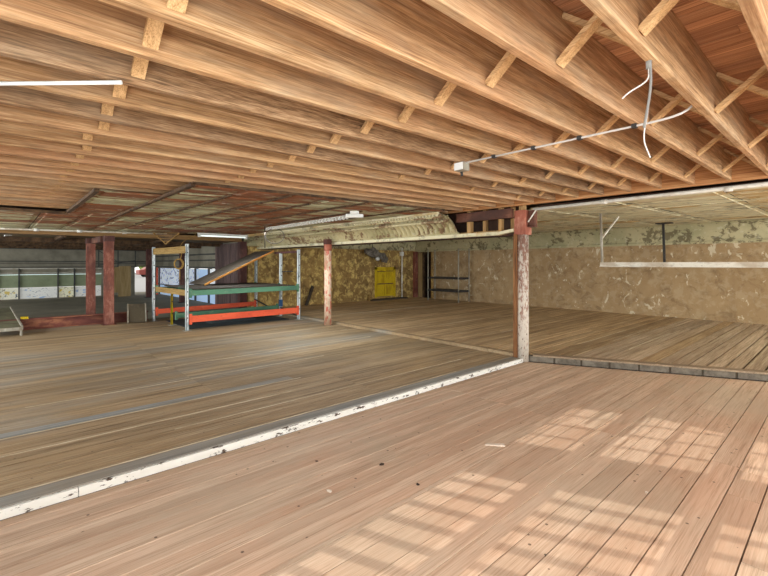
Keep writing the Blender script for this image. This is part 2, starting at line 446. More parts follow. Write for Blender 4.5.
# white kerb and slanting step edge
mb = MB()
y = -3.2
for q in (.4, 3.1, 6.3):
    mb.box(KX-.003, KX+.026, y+.003, q, .0, UP-.006, rnd(0,1)); y = q
struct(mb.build('trim_1', 'kerb_white', world=True, bevel=.004))
def along(x, off): # a point on the step line shifted off metres towards the wall
    return Vector((x - .429*off, step_y(x) + .903*off, 0))
mb = MB()
p, q = along(KX+.2, .0), along(5.5, .0)
mb.hexa([along(KX+.05,.03), along(5.5,.03), along(5.5,.12), along(KX+.05,.12)] + [v+Vector((0,0,UPB-.03)) for v in (along(KX+.05,.03), along(5.5,.03), along(5.5,.12), along(KX+.05,.12))])
struct(mb.build('trim_2', 'mortar', world=True))
mb = MB(); x = KX + .07
while x < 5.2:
    w = .33; pts = [along(x,.012), along(x+w,.012), along(x+w,.11), along(x,.11)]
    mb.hexa([v+Vector((0,0,.004)) for v in pts] + [v+Vector((0,0,UPB-.025)) for v in pts], rnd(0,1)); x += w + .025
struct(mb.build('trim_3', 'concrete', world=True, bevel=.004))
mb = MB()
pts = [along(KX+.12,-.02), along(5.5,-.02), along(5.5,.14), along(KX+.12,.14)]
mb.hexa([v+Vector((0,0,UPB-.024)) for v in pts] + [v+Vector((0,0,UPB+.003)) for v in pts], .6)
struct(mb.build('trim_4', 'nosing_board', world=True, bevel=.004))

# ------------------------------------------------------------------ walls
mb = MB(); mb.box(-12.15, 6.5, BY, BY+.2, 0, 2.9); mb.box(LX-.5, -12.15, BY, BY+.2, 2.12, 2.9)
struct(mb.build('wall_far', 'plaster_brown', world=True))
mb = MB()
mb.box(LX-.2, LX, 5.95, 11.42, 0, 2.9); mb.box(LX-.2, LX, 12.56, BY, 0, 2.9)
mb.box(LX-.2, LX, 11.42, 12.56, 1.43, 2.9); mb.box(LX-.2, LX, 11.42, 12.56, 0, .24)
struct(mb.build('wall_left', 'plaster_yellow', world=True))
# passage behind the far doorway
mb = MB(); mb.box(-13.4, -12.0, BY+1.2, BY+1.3, 0, 2.4); mb.box(-13.4, -13.3, BY, BY+1.2, 0, 2.4); mb.box(-12.1, -12.0, BY+.2, BY+1.2, 0, 2.4)
struct(mb.build('wall_passage', 'void_dark', world=True))
mb = MB(); mb.box(-13.05, -12.68, BY+.02, BY+.06, UPB, 2.1)
d = struct(mb.build('door_2', 'tan_panel', world=True))
mb = MB(); mb.box(-12.68, -12.62, BY-.02, BY+.1, UPB, 2.12); mb.box(-12.2, -12.13, BY-.03, BY+.1, UPB, 2.12); mb.box(-12.68,-12.13,BY-.02,BY+.1,2.06,2.12)
struct(mb.build('trim_5', 'lath_dark', world=True))
mb = MB(); mb.box(-12.14, -12.09, BY-.05, BY-.0, UPB, 2.12)
struct(mb.build('trim_6', 'plaster_yellow', world=True))
# floor threshold strip below the yellow door
mb = MB(); mb.box(LX, LX+.35, 11.0, 13.0, UPB, UPB+.05)
struct(mb.build('trim_7', 'dark_board', world=True))

# yellow panelled door
mb = MB(); mb.box(LX-.08, LX-.02, 11.44, 12.54, .25, 1.42)
d = struct(mb.build('door_1', 'yellow_paint', world=True))
mb = MB()
for a, b in ((11.40, 11.52), (12.46, 12.58)): mb.box(LX-.02, LX+.02, a, b, .22, 1.47)
mb.box(LX-.02, LX+.02, 11.40, 12.58, 1.36, 1.47)
mb.build('door_frame', 'yellow_paint', d, bevel=.006)
mb = MB(); mb.box(LX-.02, LX+.012, 11.95, 12.03, .25, 1.36)
mb.build('door_stile', 'yellow_paint', d, bevel=.004)
for a, b in ((.32, .74), (.80, 1.30)):
    for c0, c1 in ((11.56, 11.93), (12.05, 12.42)):
        mb = MB(); mb.box(LX-.03, LX-.008, c0, c1, a, b); mb.build('door_panel', 'yellow_paint', d, bevel=.015)
mb = MB(); mb.box(LX-.01, LX+.016, 11.54, 12.44, .755, .79); mb.build('door_rail', 'brown_steel', d)
mb = MB(); mb.box(LX-.01, LX+.02, 11.54, 12.0, 1.27, 1.295); mb.box(LX-.01, LX+.02, 12.06, 12.44, 1.29, 1.315); mb.build('hinge_strap', 'brown_steel', d)

# slatted partition beside the end of the left wall
mb = MB(); x = -15.6
while x < LX-.32:
    w = rnd(.10, .17); mb.box(x, x+w-.012, 5.84+rnd(0,.015), 5.88, UP, 2.3, rnd(0,1)); x += w
struct(mb.build('wall_partition', 'plum_slat', world=True))

# far room beyond the rusty sill: back wall with shutters, dark beams, light strip
mb = MB(); mb.box(-24.2, -24.0, -12, 3.6, 1.15, 2.6); mb.box(-24.2, -24.0, 3.6, 5.0, 0, 2.6); mb.box(-24.2,-24.0, 5.62, 7.0, 0, 2.6); mb.box(-24.2,-24.0,5.0,5.62,1.5,2.6)
mb.box(-24.2, -24.0, -12, 3.6, 0, .08)
struct(mb.build('wall_back', 'back_wall', world=True))
mb = MB()
for z, h in ((1.70, .035), (1.62, .02), (1.45, .03), (2.25, .06)):
    mb.box(-24.0, -23.9, -12, 6.1, z, z+h)
struct(mb.build('trim_8', 'back_beam', world=True))
mb = MB(); mb.box(-24.0, -23.93, -12, 3.6, 1.38, 1.41); mb.box(-24.0, -23.93, -12, 3.6, 1.20, 1.22)
struct(mb.build('trim_9', 'pipe_white', world=True))
mb = MB(); mb.box(-24.06, -24.0, -12, 3.6, .58, 1.12)
struct(mb.build('wall_shutter', 'shutter_green', world=True))
mb = MB(); mb.box(-24.06, -24.01, -12, 3.6, 1.12, 1.15)
struct(mb.build('window_1', 'gap_light', world=True))
mb = MB()
for y in (-.05, .62, 1.95, 2.55): mb.box(-23.99, -23.9, y-.025, y+.025, .08, 1.40)
struct(mb.build('trim_10', 'back_beam', world=True))
ps = [(-.9, -.08, 'poster_multi', 'colourful poster board at far left on the foot of the back wall'),
      (-.02, .59, 'poster_multi', 'pale poster board with dark and yellow marks, second from the left edge'),
      (.65, 1.92, 'poster_pale', 'wide white poster board with faint grey writing and a blue curve'),
      (1.98, 2.52, 'poster_yellow', 'cream and yellow poster board just left of the paired red columns'),
      (2.58, 3.58, 'poster_pale', 'white poster board showing between the two paired red columns')]
for a, b, m, lb in ps:
    mb = MB(); mb.box(-24.0, -23.97, a, b, .10, .56)
    tag(mb.build('poster_board', m), lb, 'poster', 'poster boards along the back wall')
# side wall of the far room with lit windows, and the doorway to the car park
mb = MB(); mb.box(-24.0, -13.3, 5.95, 6.1, 1.42, 2.6); mb.box(-24,-23.9, 5.95, 6.1, UP, 1.42); mb.box(-15.9,-13.3, 5.95, 6.1, UP, 1.42)
struct(mb.build('wall_side', 'back_wall', world=True))
xs = [-23.85, -23.3, -19.6, -18.0, -16.5, -15.95]
ms = ['pane_white', 'pane_scribble', 'pane_scribble', 'pane_blue', 'pane_white']
for i in range(5):
    mb = MB(); mb.box(xs[i]+.03, xs[i+1]-.03, 5.97, 6.0, .62, 1.40)
    w = struct(mb.build('window_%d' % (i+2), ms[i], world=True))
    mb = MB(); mb.box(xs[i]+.03, xs[i+1]-.03, 5.97, 6.0, .10, .58); mb.build('lower_pane', 'pane_blue' if i else 'pane_white', w)
    mb = MB(); mb.box(xs[i]-.03, xs[i]+.03, 5.90, 6.05, .1, 1.42); mb.box(xs[i], xs[i+1], 5.92, 6.04, .58, .62); mb.build('window_frame', 'back_beam', w)
mb = MB()
for z in (1.44, 1.72, 1.95): mb.box(-24, -13.3, 5.86, 5.94, z, z+.05)
struct(mb.build('trim_11', 'back_beam', world=True))
mb = MB(); mb.box(-23.42, -23.28, 5.82, 5.88, UP, 1.42)
struct(mb.build('trim_12', 'orange_lacquer', world=True))
# tan plywood partition in the far corner
mb = MB(); mb.box(-23.0, -22.95, 4.1, 4.62, UP, 1.5); mb.box(-22.98, -22.93, 3.75, 4.1, UP+.2, 1.45)
tag(mb.build('plywood_screen', 'tan_panel'), 'tan plywood panels standing beside the bright far doorway', 'panel')
mb = MB()
for y in (3.3, 4.05, 4.75): mb.bar((-22.7,y,UP+1.4),(-22.7,y,2.34), .04, .04)
mb.bar((-22.7,3.3,1.55),(-22.7,4.75,1.75), .04, .05); mb.bar((-22.7,3.3,2.28),(-22.7,4.75,2.30), .04, .04); mb.bar((-22.7,3.3,2.2),(-22.7,4.05,1.7), .025, .025)
tag(mb.build('steel_frame', 'back_beam'), 'dark steel hanging frame above the tan plywood panels', 'frame')
# outside seen through that doorway: ground, car, tree
mb = MB(); mb.box(-90, -24.2, -40, 50, -.1, .0)
struct(mb.build('ground', 'asphalt', world=True))
car = thing('car', (-58, 14.5, 0), 'dark red car parked outside the far doorway', 'car')
mb = MB(); prof = [(-2.1,.3),(2.1,.3),(2.15,.75),(1.3,.9),(.7,1.38),(-1.0,1.4),(-1.6,.95),(-2.15,.85)]
mb.prism([(-58+.0-.85, 14.5+a, b) for a, b in prof], (1.7,0,0)); mb.build('body', 'car_paint', car, bevel=.06)
for sx in (-.8, .62):
    for sy in (-1.3, 1.35):
        mb = MB(); mb.tube([(-58+sx,14.5+sy,.31),(-58+sx+.2,14.5+sy,.31)], .31, 16); mb.build('wheel', 'tyre', car)
mb = MB(); mb.prism([(-57.15, 14.5+a, b) for a, b in ((-1.3,.97),(.95,.93),(.6,1.3),(-.95,1.32))], (.02,0,0)); mb.build('side_window', 'glass_dark', car)
tr = thing('tree', (-75, 19, 0), 'yellow-green tree outside above the parked car', 'tree')
mb = MB()
for k in range(26): mb.blob((-75+rnd(-2,2), 19+rnd(-4,4), 4+rnd(-3,3)), rnd(.8,1.6), .35)
mb.build('foliage', 'leaf', tr)
mb = MB(); mb.tube([(-75,19,0),(-75.1,19.1,1.2),(-75,18.9,2.8)], [.22,.17,.12]); mb.build('trunk', 'bark', tr)

# ------------------------------------------------------------------ front wall with barred windows behind the camera (only its light is seen)
def fw(x, off=0): return Vector((x - .395*off, -.80 + .43*x + .919*off, 0))
mb = MB()
def wallbox(x0, x1, z0, z1, o0=-.12, o1=0):
    p = [fw(x0,o0), fw(x1,o0), fw(x1,o1), fw(x0,o1)]
    mb.hexa([v+Vector((0,0,z0)) for v in p] + [v+Vector((0,0,z1)) for v in p])
wallbox(-4.0, -1.95, 0, 2.75)
wallbox(-1.95, 3.2, 0, .30); wallbox(-1.95, 3.2, 1.60, 1.84); wallbox(-1.95, 3.2, 2.36, 2.75)
for x in (-1.39, -.53, .33, 1.2, 2.05): wallbox(x-.07, x+.07, .3, 2.4)
struct(mb.build('wall_front', 'plaster_brown', world=True))
mb = MB()
z = .36
while z < 1.60: wallbox(-1.95, 3.2, z, z+.023, -.07, -.055); z += .082
for i in range(14): wallbox(-1.85+.2*i*1.5, -1.84+.2*i*1.5, 1.84, 2.36, -.07, -.05)
for z in (1.96, 2.09, 2.22): wallbox(-1.95, 3.2, z, z+.012, -.07, -.055)
struct(mb.build('window_7', 'back_beam', world=True))

# ------------------------------------------------------------------ ceiling: plank deck over the joists
mb = MB(); y = -2.4
while y < 6.45:
    w = .105; x = -9.0
    while x < 4.0:
        L = rnd(2.0, 4.0); zz = jz(y) + .297 + rnd(0,.004)
        mb.box(x, min(x+L,4.0)-.003, y+.004, y+w-.004, zz, zz+.025, rnd(0,1)); x += L
    y += w
struct(mb.build('ceiling', 'deck_wood', world=True))
mb = MB(); mb.box(-26, -3.9, -12, 15.2, 2.93, 3.0); mb.box(-3.9, 6.5, 6, 15.2, 2.93, 3.0); mb.box(-9.2, 4.1, -2.5, 6.55, 2.90, 2.93)  # unseen top slabs; the left one extended far forward as an added sun blocker
struct(mb.build('sun_block_roof', 'under_dark', world=True))
# header beam at the far ends of the joists
mb = MB(); mb.box(-9, 4.0, 6.2, 6.27, 2.545, 2.87)
struct(mb.build('trim_13', 'header_wood', world=True))

# ------------------------------------------------------------------ joists with their cross bridging
ORD = ['first','second','third','fourth','fifth','sixth','seventh','eighth','ninth','tenth','eleventh','twelfth','thirteenth','fourteenth',
       'fifteenth','sixteenth','seventeenth','eighteenth','nineteenth','twentieth','twenty-first','twenty-second','twenty-third','twenty-fourth','twenty-fifth']
JS, JT = .345, .042
def joist_mesh():
    m = MB(); n = 18; y0, y1 = -2.3, 6.2
    rows = []
    for i in range(n+1):
        y = y0 + (y1-y0)*i/n
        sag = -.012*math.sin(math.pi*max(0, min(1, (y+2.3)/8.5)))
        rows.append([m.bm.verts.new(q) for q in ((-JT/2, y, jz(y)+sag), (JT/2, y, jz(y)+sag), (JT/2, y, jz(y)+.295), (-JT/2, y, jz(y)+.295))])
    for i in range(n):
        for k in range(4): m._f([rows[i][k], rows[i][(k+1)%4], rows[i+1][(k+1)%4], rows[i+1][k]], .5)
    m._f(rows[0][::-1], .5); m._f(rows[-1], .5)
    return m
proto = None; ROWS = (.48, 1.88, 3.27, 4.55, 5.7)
strut_meshes = {}
for k in range(24):
    x = -.23 - JS*k
    nm = 'dark weathered' if k in (6, 8) else 'sawn timber'
    lab = ('%s ceiling joist, %s from the right' % (nm, ORD[k])) if k else 'sawn timber ceiling joist cut by the top right corner, rightmost of all'
    if proto is None:
        o = joist_mesh().build('ceiling_joist', 'joist_wood', world=True, bevel=.004); proto = o
    else:
        o = proto.copy(); C.objects.link(o)
    o.location = (x, 0, 0)
    if k in (6, 8): o.material_slots[0].link = 'OBJECT'; o.material_slots[0].material = M['joist_dark']
    tag(o, lab, 'joist', 'exposed timber ceiling joists')
    if k == 0: continue
    for r, y in enumerate(ROWS):
        if k >= 10 and r > (1 if x > -5 else 0): continue
        for kind in (0, 1):
            key = (r, kind, )
            dy = rnd(-.03, .03)
            if key not in strut_meshes:
                m = MB(); zb = jz(y)
                if kind == 0: m.bar((JT/2+.001, y, zb+.03), (JS-JT/2-.001, y, zb+.275), .058, .024, (0,1,0), .6)
                else: m.bar((JT/2+.001, y+.065, zb+.275), (JS-JT/2-.001, y+.065, zb+.03), .058, .024, (0,1,0), 0)
                s = m.build('bridging_strut', 'strut_wood', world=True); strut_meshes[key] = s
                s.parent = o; s.location = (0,0,0)
            else:
                s = strut_meshes[key].copy(); C.objects.link(s); s.parent = o; s.location = (0, dy, 0)

# ------------------------------------------------------------------ pressed tin ceilings
def tin_panels(mb, x0, x1, y0, y1, zf, px, py, skip=None, droop=.006):
    nx, ny = max(1, round((x1-x0)/px)), max(1, round((y1-y0)/py))
    dx, dy = (x1-x0)/nx, (y1-y0)/ny
    for i in range(nx):
        for j in range(ny):
            a, b, c, d = x0+i*dx, x0+(i+1)*dx, y0+j*dy, y0+(j+1)*dy
            if skip and skip((a+b)/2, (c+d)/2): continue
            t = rnd(0, 1); g = .008
            q = [rnd(-droop, droop) for _ in range(4)]
            P = [(a+g,c+g,zf(a,c)+q[0]),(b-g,c+g,zf(b,c)+q[1]),(b-g,d-g,zf(b,d)+q[2]),(a+g,d-g,zf(a,d)+q[3])]
            mb.hexa([*P, *[(u,v,w+.004) for u,v,w in P]], t)
            # pressed centre field
            cx, cy = (a+b)/2, (c+d)/2
            I = [(cx+(u-cx)*.86, cy+(v-cy)*.80, w) for u,v,w in P]
            O = [(u,v,w-.010) for u,v,w in I]; v1 = [mb.bm.verts.new(p) for p in I]; v2 = [mb.bm.verts.new((cx+(u-cx)*.95, cy+(v-cy)*.93, w)) for u,v,w in O]
            mb._f(v2, t)
            for e in range(4): mb._f([v1[e], v1[(e+1)%4], v2[(e+1)%4], v2[e]], t)
def zl(x, y): return jz(y) - .035
mb = MB()
tin_panels(mb, -8.35, -4.64, 1.5, 5.7, zl, .62, .6)
tin_panels(mb, -8.35, -5.64, .8, 1.5, zl, .68, .7)
tin_panels(mb, LX+.1, -8.35, .0-2.4, 5.7, zl, .68, .6)
struct(mb.build('ceiling_tin', 'tin_left', world=True))
mb = MB()
mb.box(LX, -4.70, 1.6, 6.0, 2.56, 2.60); mb.box(LX, -5.7, .9, 1.6, 2.56, 2.60); mb.box(LX, -8.42, -12, .9, 2.56, 2.60)
struct(mb.build('ceiling_lath', 'lath_dark', world=True))
# dark battens on the seams, some of them hanging torn
mb = MB()
for y, xa, xb in ((.8,-8.3,-5.62), (1.5,-9.4,-4.62), (2.1,-10,-5.1), (2.7,-9,-4.7), (3.3,-10.5,-5.2), (3.9,-8.0,-4.7), (4.5,-11,-5.5), (5.1,-9,-4.7)):
    mb.bar((xa, y, zl(0,y)-.012), (xb, y, zl(0,y)-.012), .03 if y > 1.6 else .05, .02 if y > 1.6 else .035, (0,1,0), rnd(0,1))
mb.bar((-8.35, -2, zl(0,0)-.01), (-8.35, .8, zl(0,0)-.01), .05, .04, (1,0,0)); mb.bar((-4.63,1.5,zl(0,1.5)+.005),(-4.63,5.6,zl(0,5.6)+.005),.02,.03,(1,0,0))
struct(mb.build('trim_14', 'lath_dark', world=True))
# cream tin ceiling on the right, beyond the long white pipe
def zr(x, y): return 2.53 + .022*(y-6.5)
mb = MB(); tin_panels(mb, LX+.2, 6.0, 6.72, BY-.25, zr, 1.2, .62, None, .008); tin_panels(mb, KX, 6.0, 6.55, 6.72, zr, 1.2, .2, None, .004)
struct(mb.build('ceiling_right', 'tin_right', world=True))
mb = MB()
for i in range(9):
    x = KX + 1.2*i; mb.bar((x,6.6,zr(0,6.6)-.006),(x,BY-.3,zr(0,BY-.3)-.006), .018, .010, (1,0,0))
for y in (7.17, 7.78, 8.4, 9.6, 11.4): mb.bar((KX,y,zr(0,y)-.006),(6,y,zr(0,y)-.006), .018, .010, (0,1,0))
struct(mb.build('trim_15', 'tin_right', world=True))
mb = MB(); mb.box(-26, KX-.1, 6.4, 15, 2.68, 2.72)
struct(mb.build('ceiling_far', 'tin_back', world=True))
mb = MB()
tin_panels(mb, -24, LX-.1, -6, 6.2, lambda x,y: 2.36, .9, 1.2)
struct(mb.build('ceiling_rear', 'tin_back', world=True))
mb = MB()
for x in (-15.2, -17.4, -19.6, -21.8): mb.box(x-.06, x+.06, -6, 6.2, 2.22, 2.34)
for y in (1.2, 3.6): mb.box(-24, LX-.2, y-.05, y+.05, 2.27, 2.35)
struct(mb.build('trim_16', 'lath_dark', world=True))

# cove along the column line, ribbed
def cove(y_in, z_top, y_out, z_bot, x0, x1, per, amp):
    def fn(u, v):
        x = x0 + (x1-x0)*u; a = v*math.pi/2
        r = amp*(abs(math.sin(math.pi*(x/per + v*.6)))**1.0) if .32 < v < .93 else (amp*.5*abs(math.sin(math.pi*x/per*1.4)) if .05 < v < .25 else 0)
        yy = y_in + (y_out-y_in)*math.sin(a) - r*math.sin(a)*.7; zz = z_bot + (z_top-z_bot)*math.cos(a) - r*math.cos(a)*.7
        return (x, yy, zz)
    return fn
mb = MB(); mb.grid(cove(5.72, jz(5.7)-.04, 6.33, 2.14, LX+.05, -4.86, .125, .11), 1300, 18)
for zz, yy in ((2.40,5.98),(2.465,5.80)): mb.tube([(LX+.05,yy-.02,zz-.02),(-4.87,yy-.02,zz-.02)], .022, 8)
struct(mb.build('trim_17', 'cove_tin', world=True, solid=.012))
mb = MB(); mb.box(LX, -4.0, 6.26, 6.36, 2.09, 2.15); mb.box(LX, -4.86, 5.66, 5.74, jz(5.7)-.075, jz(5.7)-.03)
mb.bar((-4.0,6.31,2.12),(-3.72,6.31,2.16), .10, .05)
i = 0; x = LX+.1
while x < -4.9: mb.box(x, x+.035, 5.70, 5.735, jz(5.7)-.11, jz(5.7)-.075); x += .08
struct(mb.build('trim_18', 'tin_right', world=True))
# open framing between the cove's cut end and the column
mb = MB()
for x, w, y in ((-4.62,.085,6.32),(-4.36,.06,6.42),(-3.98,.06,6.32),(-3.86,.05,6.5)): mb.box(x-w/2, x+w/2, y-.04, y+.04, 2.14, 2.60, rnd(0,1))
mb.box(-5.4,-3.7,6.36,6.46,2.14,2.18)
struct(mb.build('trim_19', 'stud_wood', world=True))
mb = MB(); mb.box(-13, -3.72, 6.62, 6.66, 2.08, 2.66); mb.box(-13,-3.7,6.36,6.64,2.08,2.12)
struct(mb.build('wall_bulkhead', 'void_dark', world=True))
mb = MB(); mb.box(-4.84, -3.72, 6.20, 6.28, 2.375, 2.50); mb.box(-4.84, -3.72, 6.18, 6.30, 2.36, 2.376); mb.box(-4.84,-3.72,6.18,6.30,2.499,2.512)
tag(mb.build('steel_beam', 'red_beam'), 'dark red steel beam running left from the head of the tall column', 'beam')

# cornices on the far and left walls
def cornice(x0, x1): return cove(BY-.34, 2.70, BY-.01, 2.18, x0, x1, .4, .012)
mb = MB(); mb.grid(cornice(LX, 6.4), 240, 10); mb.box(LX, 6.4, BY-.05, BY, 2.14, 2.19)
struct(mb.build('trim_20', 'cornice_tin', world=True, solid=.01))
mb = MB()
mb.grid(lambda u, v: (LX+.34-.33*math.sin(v*math.pi/2), 5.8+8.0*u, 2.18+.5*math.cos(v*math.pi/2)), 120, 8)
struct(mb.build('trim_21', 'cornice_tin', world=True, solid=.01))
mb = MB(); mb.bar((KX,BY-.37,2.69),(5.0,BY-.37,2.69), .02, .03)
struct(mb.build('trim_22', 'dark_steel', world=True))

# lintel beams along the left opening
mb = MB(); mb.box(LX-.05, LX+.12, -6, 5.7, 2.31, 2.44)
struct(mb.build('trim_23', 'beam_orange', world=True))

# ------------------------------------------------------------------ columns
col = thing('column', (-3.65, 6.38, 0), 'tall white and rust-red column at the corner where kerb meets step', 'column', 'columns holding up the ceiling')
mb = MB(); mb.tube([(-3.62,6.40,0),(-3.62,6.40,.7),(-3.62,6.40,2.1)], [.092,.092,.09], 20)
t = NT('peeling_white', .7); v = t.coord((1,1,.4)); n = t.noise(v, 22, 7, .74, .4)
tc = t.n.new('ShaderNodeTexCoord'); sp = t.n.new('ShaderNodeSeparateXYZ'); t.l.new(tc.outputs['Object'], sp.inputs[0])
k = t.math('ADD', n, t.math('MULTIPLY_ADD', sp.outputs[2], -.075, .06))
c = t.mix(t.step(k, .40, .50), (150,112,94), (206,196,180)); c = t.mix(t.step(t.noise(v, 30, 4), .6, .66), c, (96,70,56)); t.col(c); t.bump(n, .3, .004)
mb.build('shaft', 'peeling_white', col)
mb = MB(); mb.box(-3.735, -3.675, 6.29, 6.36, 0, 2.1, .2); mb.build('side_board', 'side_timber', col)
mb = MB(); mb.box(-3.72, -3.52, 6.29, 6.50, 2.08, 2.48); mb.build('cap_box', 'red_cap', col, bevel=.008)
mb = MB(); mb.box(-3.50, -3.40, 6.36, 6.46, 2.22, 2.47); mb.box(-3.52,-3.40,6.36,6.46,2.20,2.23); mb.build('bracket', 'red_beam', col)
mb = MB(); mb.bar((-3.49,6.33,2.28),(-3.36,6.34,2.46), .016, .016); mb.build('brace_rod', 'pipe_white', col)
mb = MB(); mb.box(-3.66,-3.58,6.34,6.44,2.48,2.62); mb.build('packing_block', 'stud_wood', col)

col = thing('column', (-8.8, 6.1, UP), 'thin post in flaking pink and white paint below the ribbed cove', 'column', 'columns holding up the ceiling')
mb = MB(); mb.tube([(-8.8,6.1,UP),(-8.8,6.1,2.08)], .09, 18); mb.build('shaft', 'pink_post', col)
mb = MB(); mb.tube([(-8.8,6.1,1.93),(-8.8,6.1,2.09)], .1, 18); mb.build('collar', 'red_cap', col)
mb = MB(); mb.box(-8.88,-8.72,6.02,6.16,2.09,2.22); mb.build('head_block', 'brown_steel', col)

def wide_column(x, y, lab, w=.25):
    c_ = thing('column', (x, y, UP), lab, 'column', 'columns holding up the ceiling')
    m = MB(); m.box(x-w/2, x-w/2+.02, y-w/2, y+w/2, UP, 2.31); m.box(x+w/2-.02, x+w/2, y-w/2, y+w/2, UP, 2.31); m.box(x-w/2+.02, x+w/2-.02, y-w*.38, y+w*.38, UP, 2.31)
    m.build('shaft', 'red_post', c_, bevel=.006)
    m = MB(); m.box(x-w/2-.05, x+w/2+.05, y-w/2-.05, y+w/2+.05, UP, UP+.02); m.build('base_plate', 'red_sill', c_)
    m = MB(); m.box(x-w/2-.01, x+w/2+.01, y-w/2-.01, y+w/2+.01, 2.17, 2.31); m.build('cap_plate', 'brown_steel', c_)
    return c_
wide_column(-12.62, 2.05, 'nearer of the two rusty red columns on the left', .2)
wide_column(-14.2, 1.88, 'farther of the two rusty red columns, behind its partner', .2)
mb = MB(); mb.box(-14.09, -12.73, 1.88, 2.06, 2.16, 2.31)
tag(mb.build('lintel_beam', 'red_beam'), 'short dark red beam on top of the paired red columns', 'beam')
for x, y, w, lab in ((-21.5, 5.05, .22, 'dark post left of the rack, right beside the bright far doorway'), (-17.8, 5.36, .18, 'dark post in front of the lit windows, seen between the rack uprights'), (-13.18, 5.8, .22, 'dark brown post at the end of the slatted partition')):
    c_ = thing('post', (x, y, UP), lab, 'post', 'dark posts in the far room')
    m = MB(); m.box(x-w/2, x+w/2, y-w/2, y+w/2, UP, 2.34); m.build('shaft', 'brown_steel', c_, bevel=.008)
    m = MB(); m.box(x-w/2-.06, x+w/2+.06, y-w/2-.06, y+w/2+.06, UP, UP+.03); m.build('base_plate', 'dark_steel', c_)
mb = MB(); mb.box(LX+.02, LX+.16, BY-.2, BY-.03, UPB, 2.15)
tag(mb.build('corner_post', 'red_post'), 'red-brown post in the far corner between yellow door and doorway', 'post')

# rusty sill beam
sb = thing('sill_beam', (-12.95, .6, UP), 'long rusty red steel beam lying along the floor at left', 'beam')
for z0, z1, a, b, nm in ((UP, UP+.02, -13.06, -12.84, 'bottom_flange'), (UP+.23, UP+.25, -13.06, -12.84, 'top_flange'), (UP+.02, UP+.23, -12.97, -12.93, 'web')):
    mb = MB(); mb.box(a, b, -6, 3.0, z0, z1); mb.build(nm, 'red_sill', sb)

# ramps
def ramp(lab, a, b, w, side, zoff=.0):
    a, b, side = Vector(a), Vector(b), Vector(side)
    c_ = thing('ramp_plate', a, lab, 'ramp', 'metal ramps over the rusty beam')
    m = MB(); m.bar(a, b, w, .02, side); m.build('deck', 'ramp_plate', c_)
    for s in (-1, 1):
        m = MB(); m.bar(a+side*s*w/2+Vector((0,0,.0)), b+side*s*w/2, .03, .09, side); m.build('side_rail', 'galvanised' , c_)
    return c_
r1 = ramp('low metal ramp with pale rails at the left edge of the photo', (-11.85,.02,UP+.17), (-15.0,-.12,UP+.36), .68, (0,1,0))
for y in (-.30, .34):
    mb = MB(); mb.box(-11.92,-11.86,y-.02,y+.02,UP,UP+.17); mb.build('foot', 'galvanised', r1)
M_keep = M['ramp_plate']; M['ramp_plate'] = M['ramp_dark']
r2 = ramp('small dark metal ramp leaning over the rusty beam beside the red column', (-12.32,2.62,UP+.03), (-12.66,2.68,UP+.47), .40, (.1,1,0))
M['ramp_plate'] = M_keep
mb = MB(); mb.box(-11.86,-11.83,-.33,.37,UP+.12,UP+.19); mb.build('front_lip', 'galvanised', r1)
mb = MB(); mb.box(-13.03,-12.88,.36,.50,UP+.25,UP+.30)
tag(mb.build('wood_block', 'yellow_paint'), 'small yellow block resting on the rusty beam beside the low ramp', 'block')

# ------------------------------------------------------------------ pallet rack platform
rk = thing('pallet_rack', (-11.3, 4.6, UP), 'pallet rack platform with white uprights and orange and green beams', 'rack')
def upright(x, y, z1, nm='upright', m_='upright_white', w=.075, base=True, cap=None):
    m = MB(); d_ = w*.9
    m.box(x-w/2, x-w/2+.012, y-d_/2, y+d_/2, UP, z1); m.box(x+w/2-.012, x+w/2, y-d_/2, y+d_/2, UP, z1); m.box(x-w/2, x+w/2, y-d_/2, y-d_/2+.012, UP, z1)
    m.box(x-w/2, x+w/2, y+d_/2-.012, y+d_/2, UP, z1)
    u = m.build(nm, m_, rk)
    if base:
        m = MB(); m.box(x-.09, x+.09, y-.08, y+.08, UP, UP+.012); m.build('foot_plate', 'galvanised', u)
    z = .35
    m = MB()
    while z < z1-.1:
        m.box(x+w/2-.001, x+w/2+.001, y-.012, y+.012, z, z+.028); z += .3
    m.build('slot_row', 'dark_steel', u)
    if cap:
        m = MB(); m.box(x-w*.6, x+w*.6, y-d_*.6, y+d_*.6, cap[0], cap[1]); m.build('sleeve', 'blue_cap', u)
    return u
FX, MX, RX = -10.2, -11.2, -12.5
upright(FX, 3.18, 2.06); upright(FX, 6.10, 2.0)
upright(RX, 3.05, 2.05); upright(MX, 6.10, 1.92, cap=(.36,.56)); upright(RX, 5.95, 1.75)
upright(-11.42, 3.2, .92, 'short_leg', 'yellow_paint', .05)
def rbeam(nm, p, q, h, m_, d_=.05):
    m = MB(); m.bar(p, q, d_, h); b = m.build(nm, m_, rk, bevel=.006)
    for e, s in ((Vector(p), 1), (Vector(q), -1)):
        dr = (Vector(q)-Vector(p)).normalized()*s
        m = MB(); m.bar(e-dr*.005, e+dr*.045, d_+.016, h+.09); m.build('end_clip', m_, b)
    return b
rbeam('upper_beam', (FX+.05,3.22,.93), (FX+.05,6.06,.95), .12, 'green_lacquer')
rbeam('upper_beam', (RX+.05,3.09,.93), (RX+.05,5.92,.95), .11, 'green_lacquer')
rbeam('upper_beam', (MX,3.3,.93), (MX,6.06,.95), .10, 'green_lacquer')
rbeam('lower_beam', (FX+.05,3.22,.335), (FX+.05,6.06,.335), .15, 'orange_lacquer')
rbeam('lower_beam', (MX-.1,3.25,.31), (MX-.1,6.06,.33), .12, 'green_lacquer')
rbeam('lower_beam', (RX+.05,3.09,.33), (RX+.05,5.92,.37), .13, 'orange_lacquer')
mb = MB(); mb.bar((RX,3.10,.93),(FX,3.19,.93), .04, .13); mb.build('end_board', 'shelf_plank', rk)
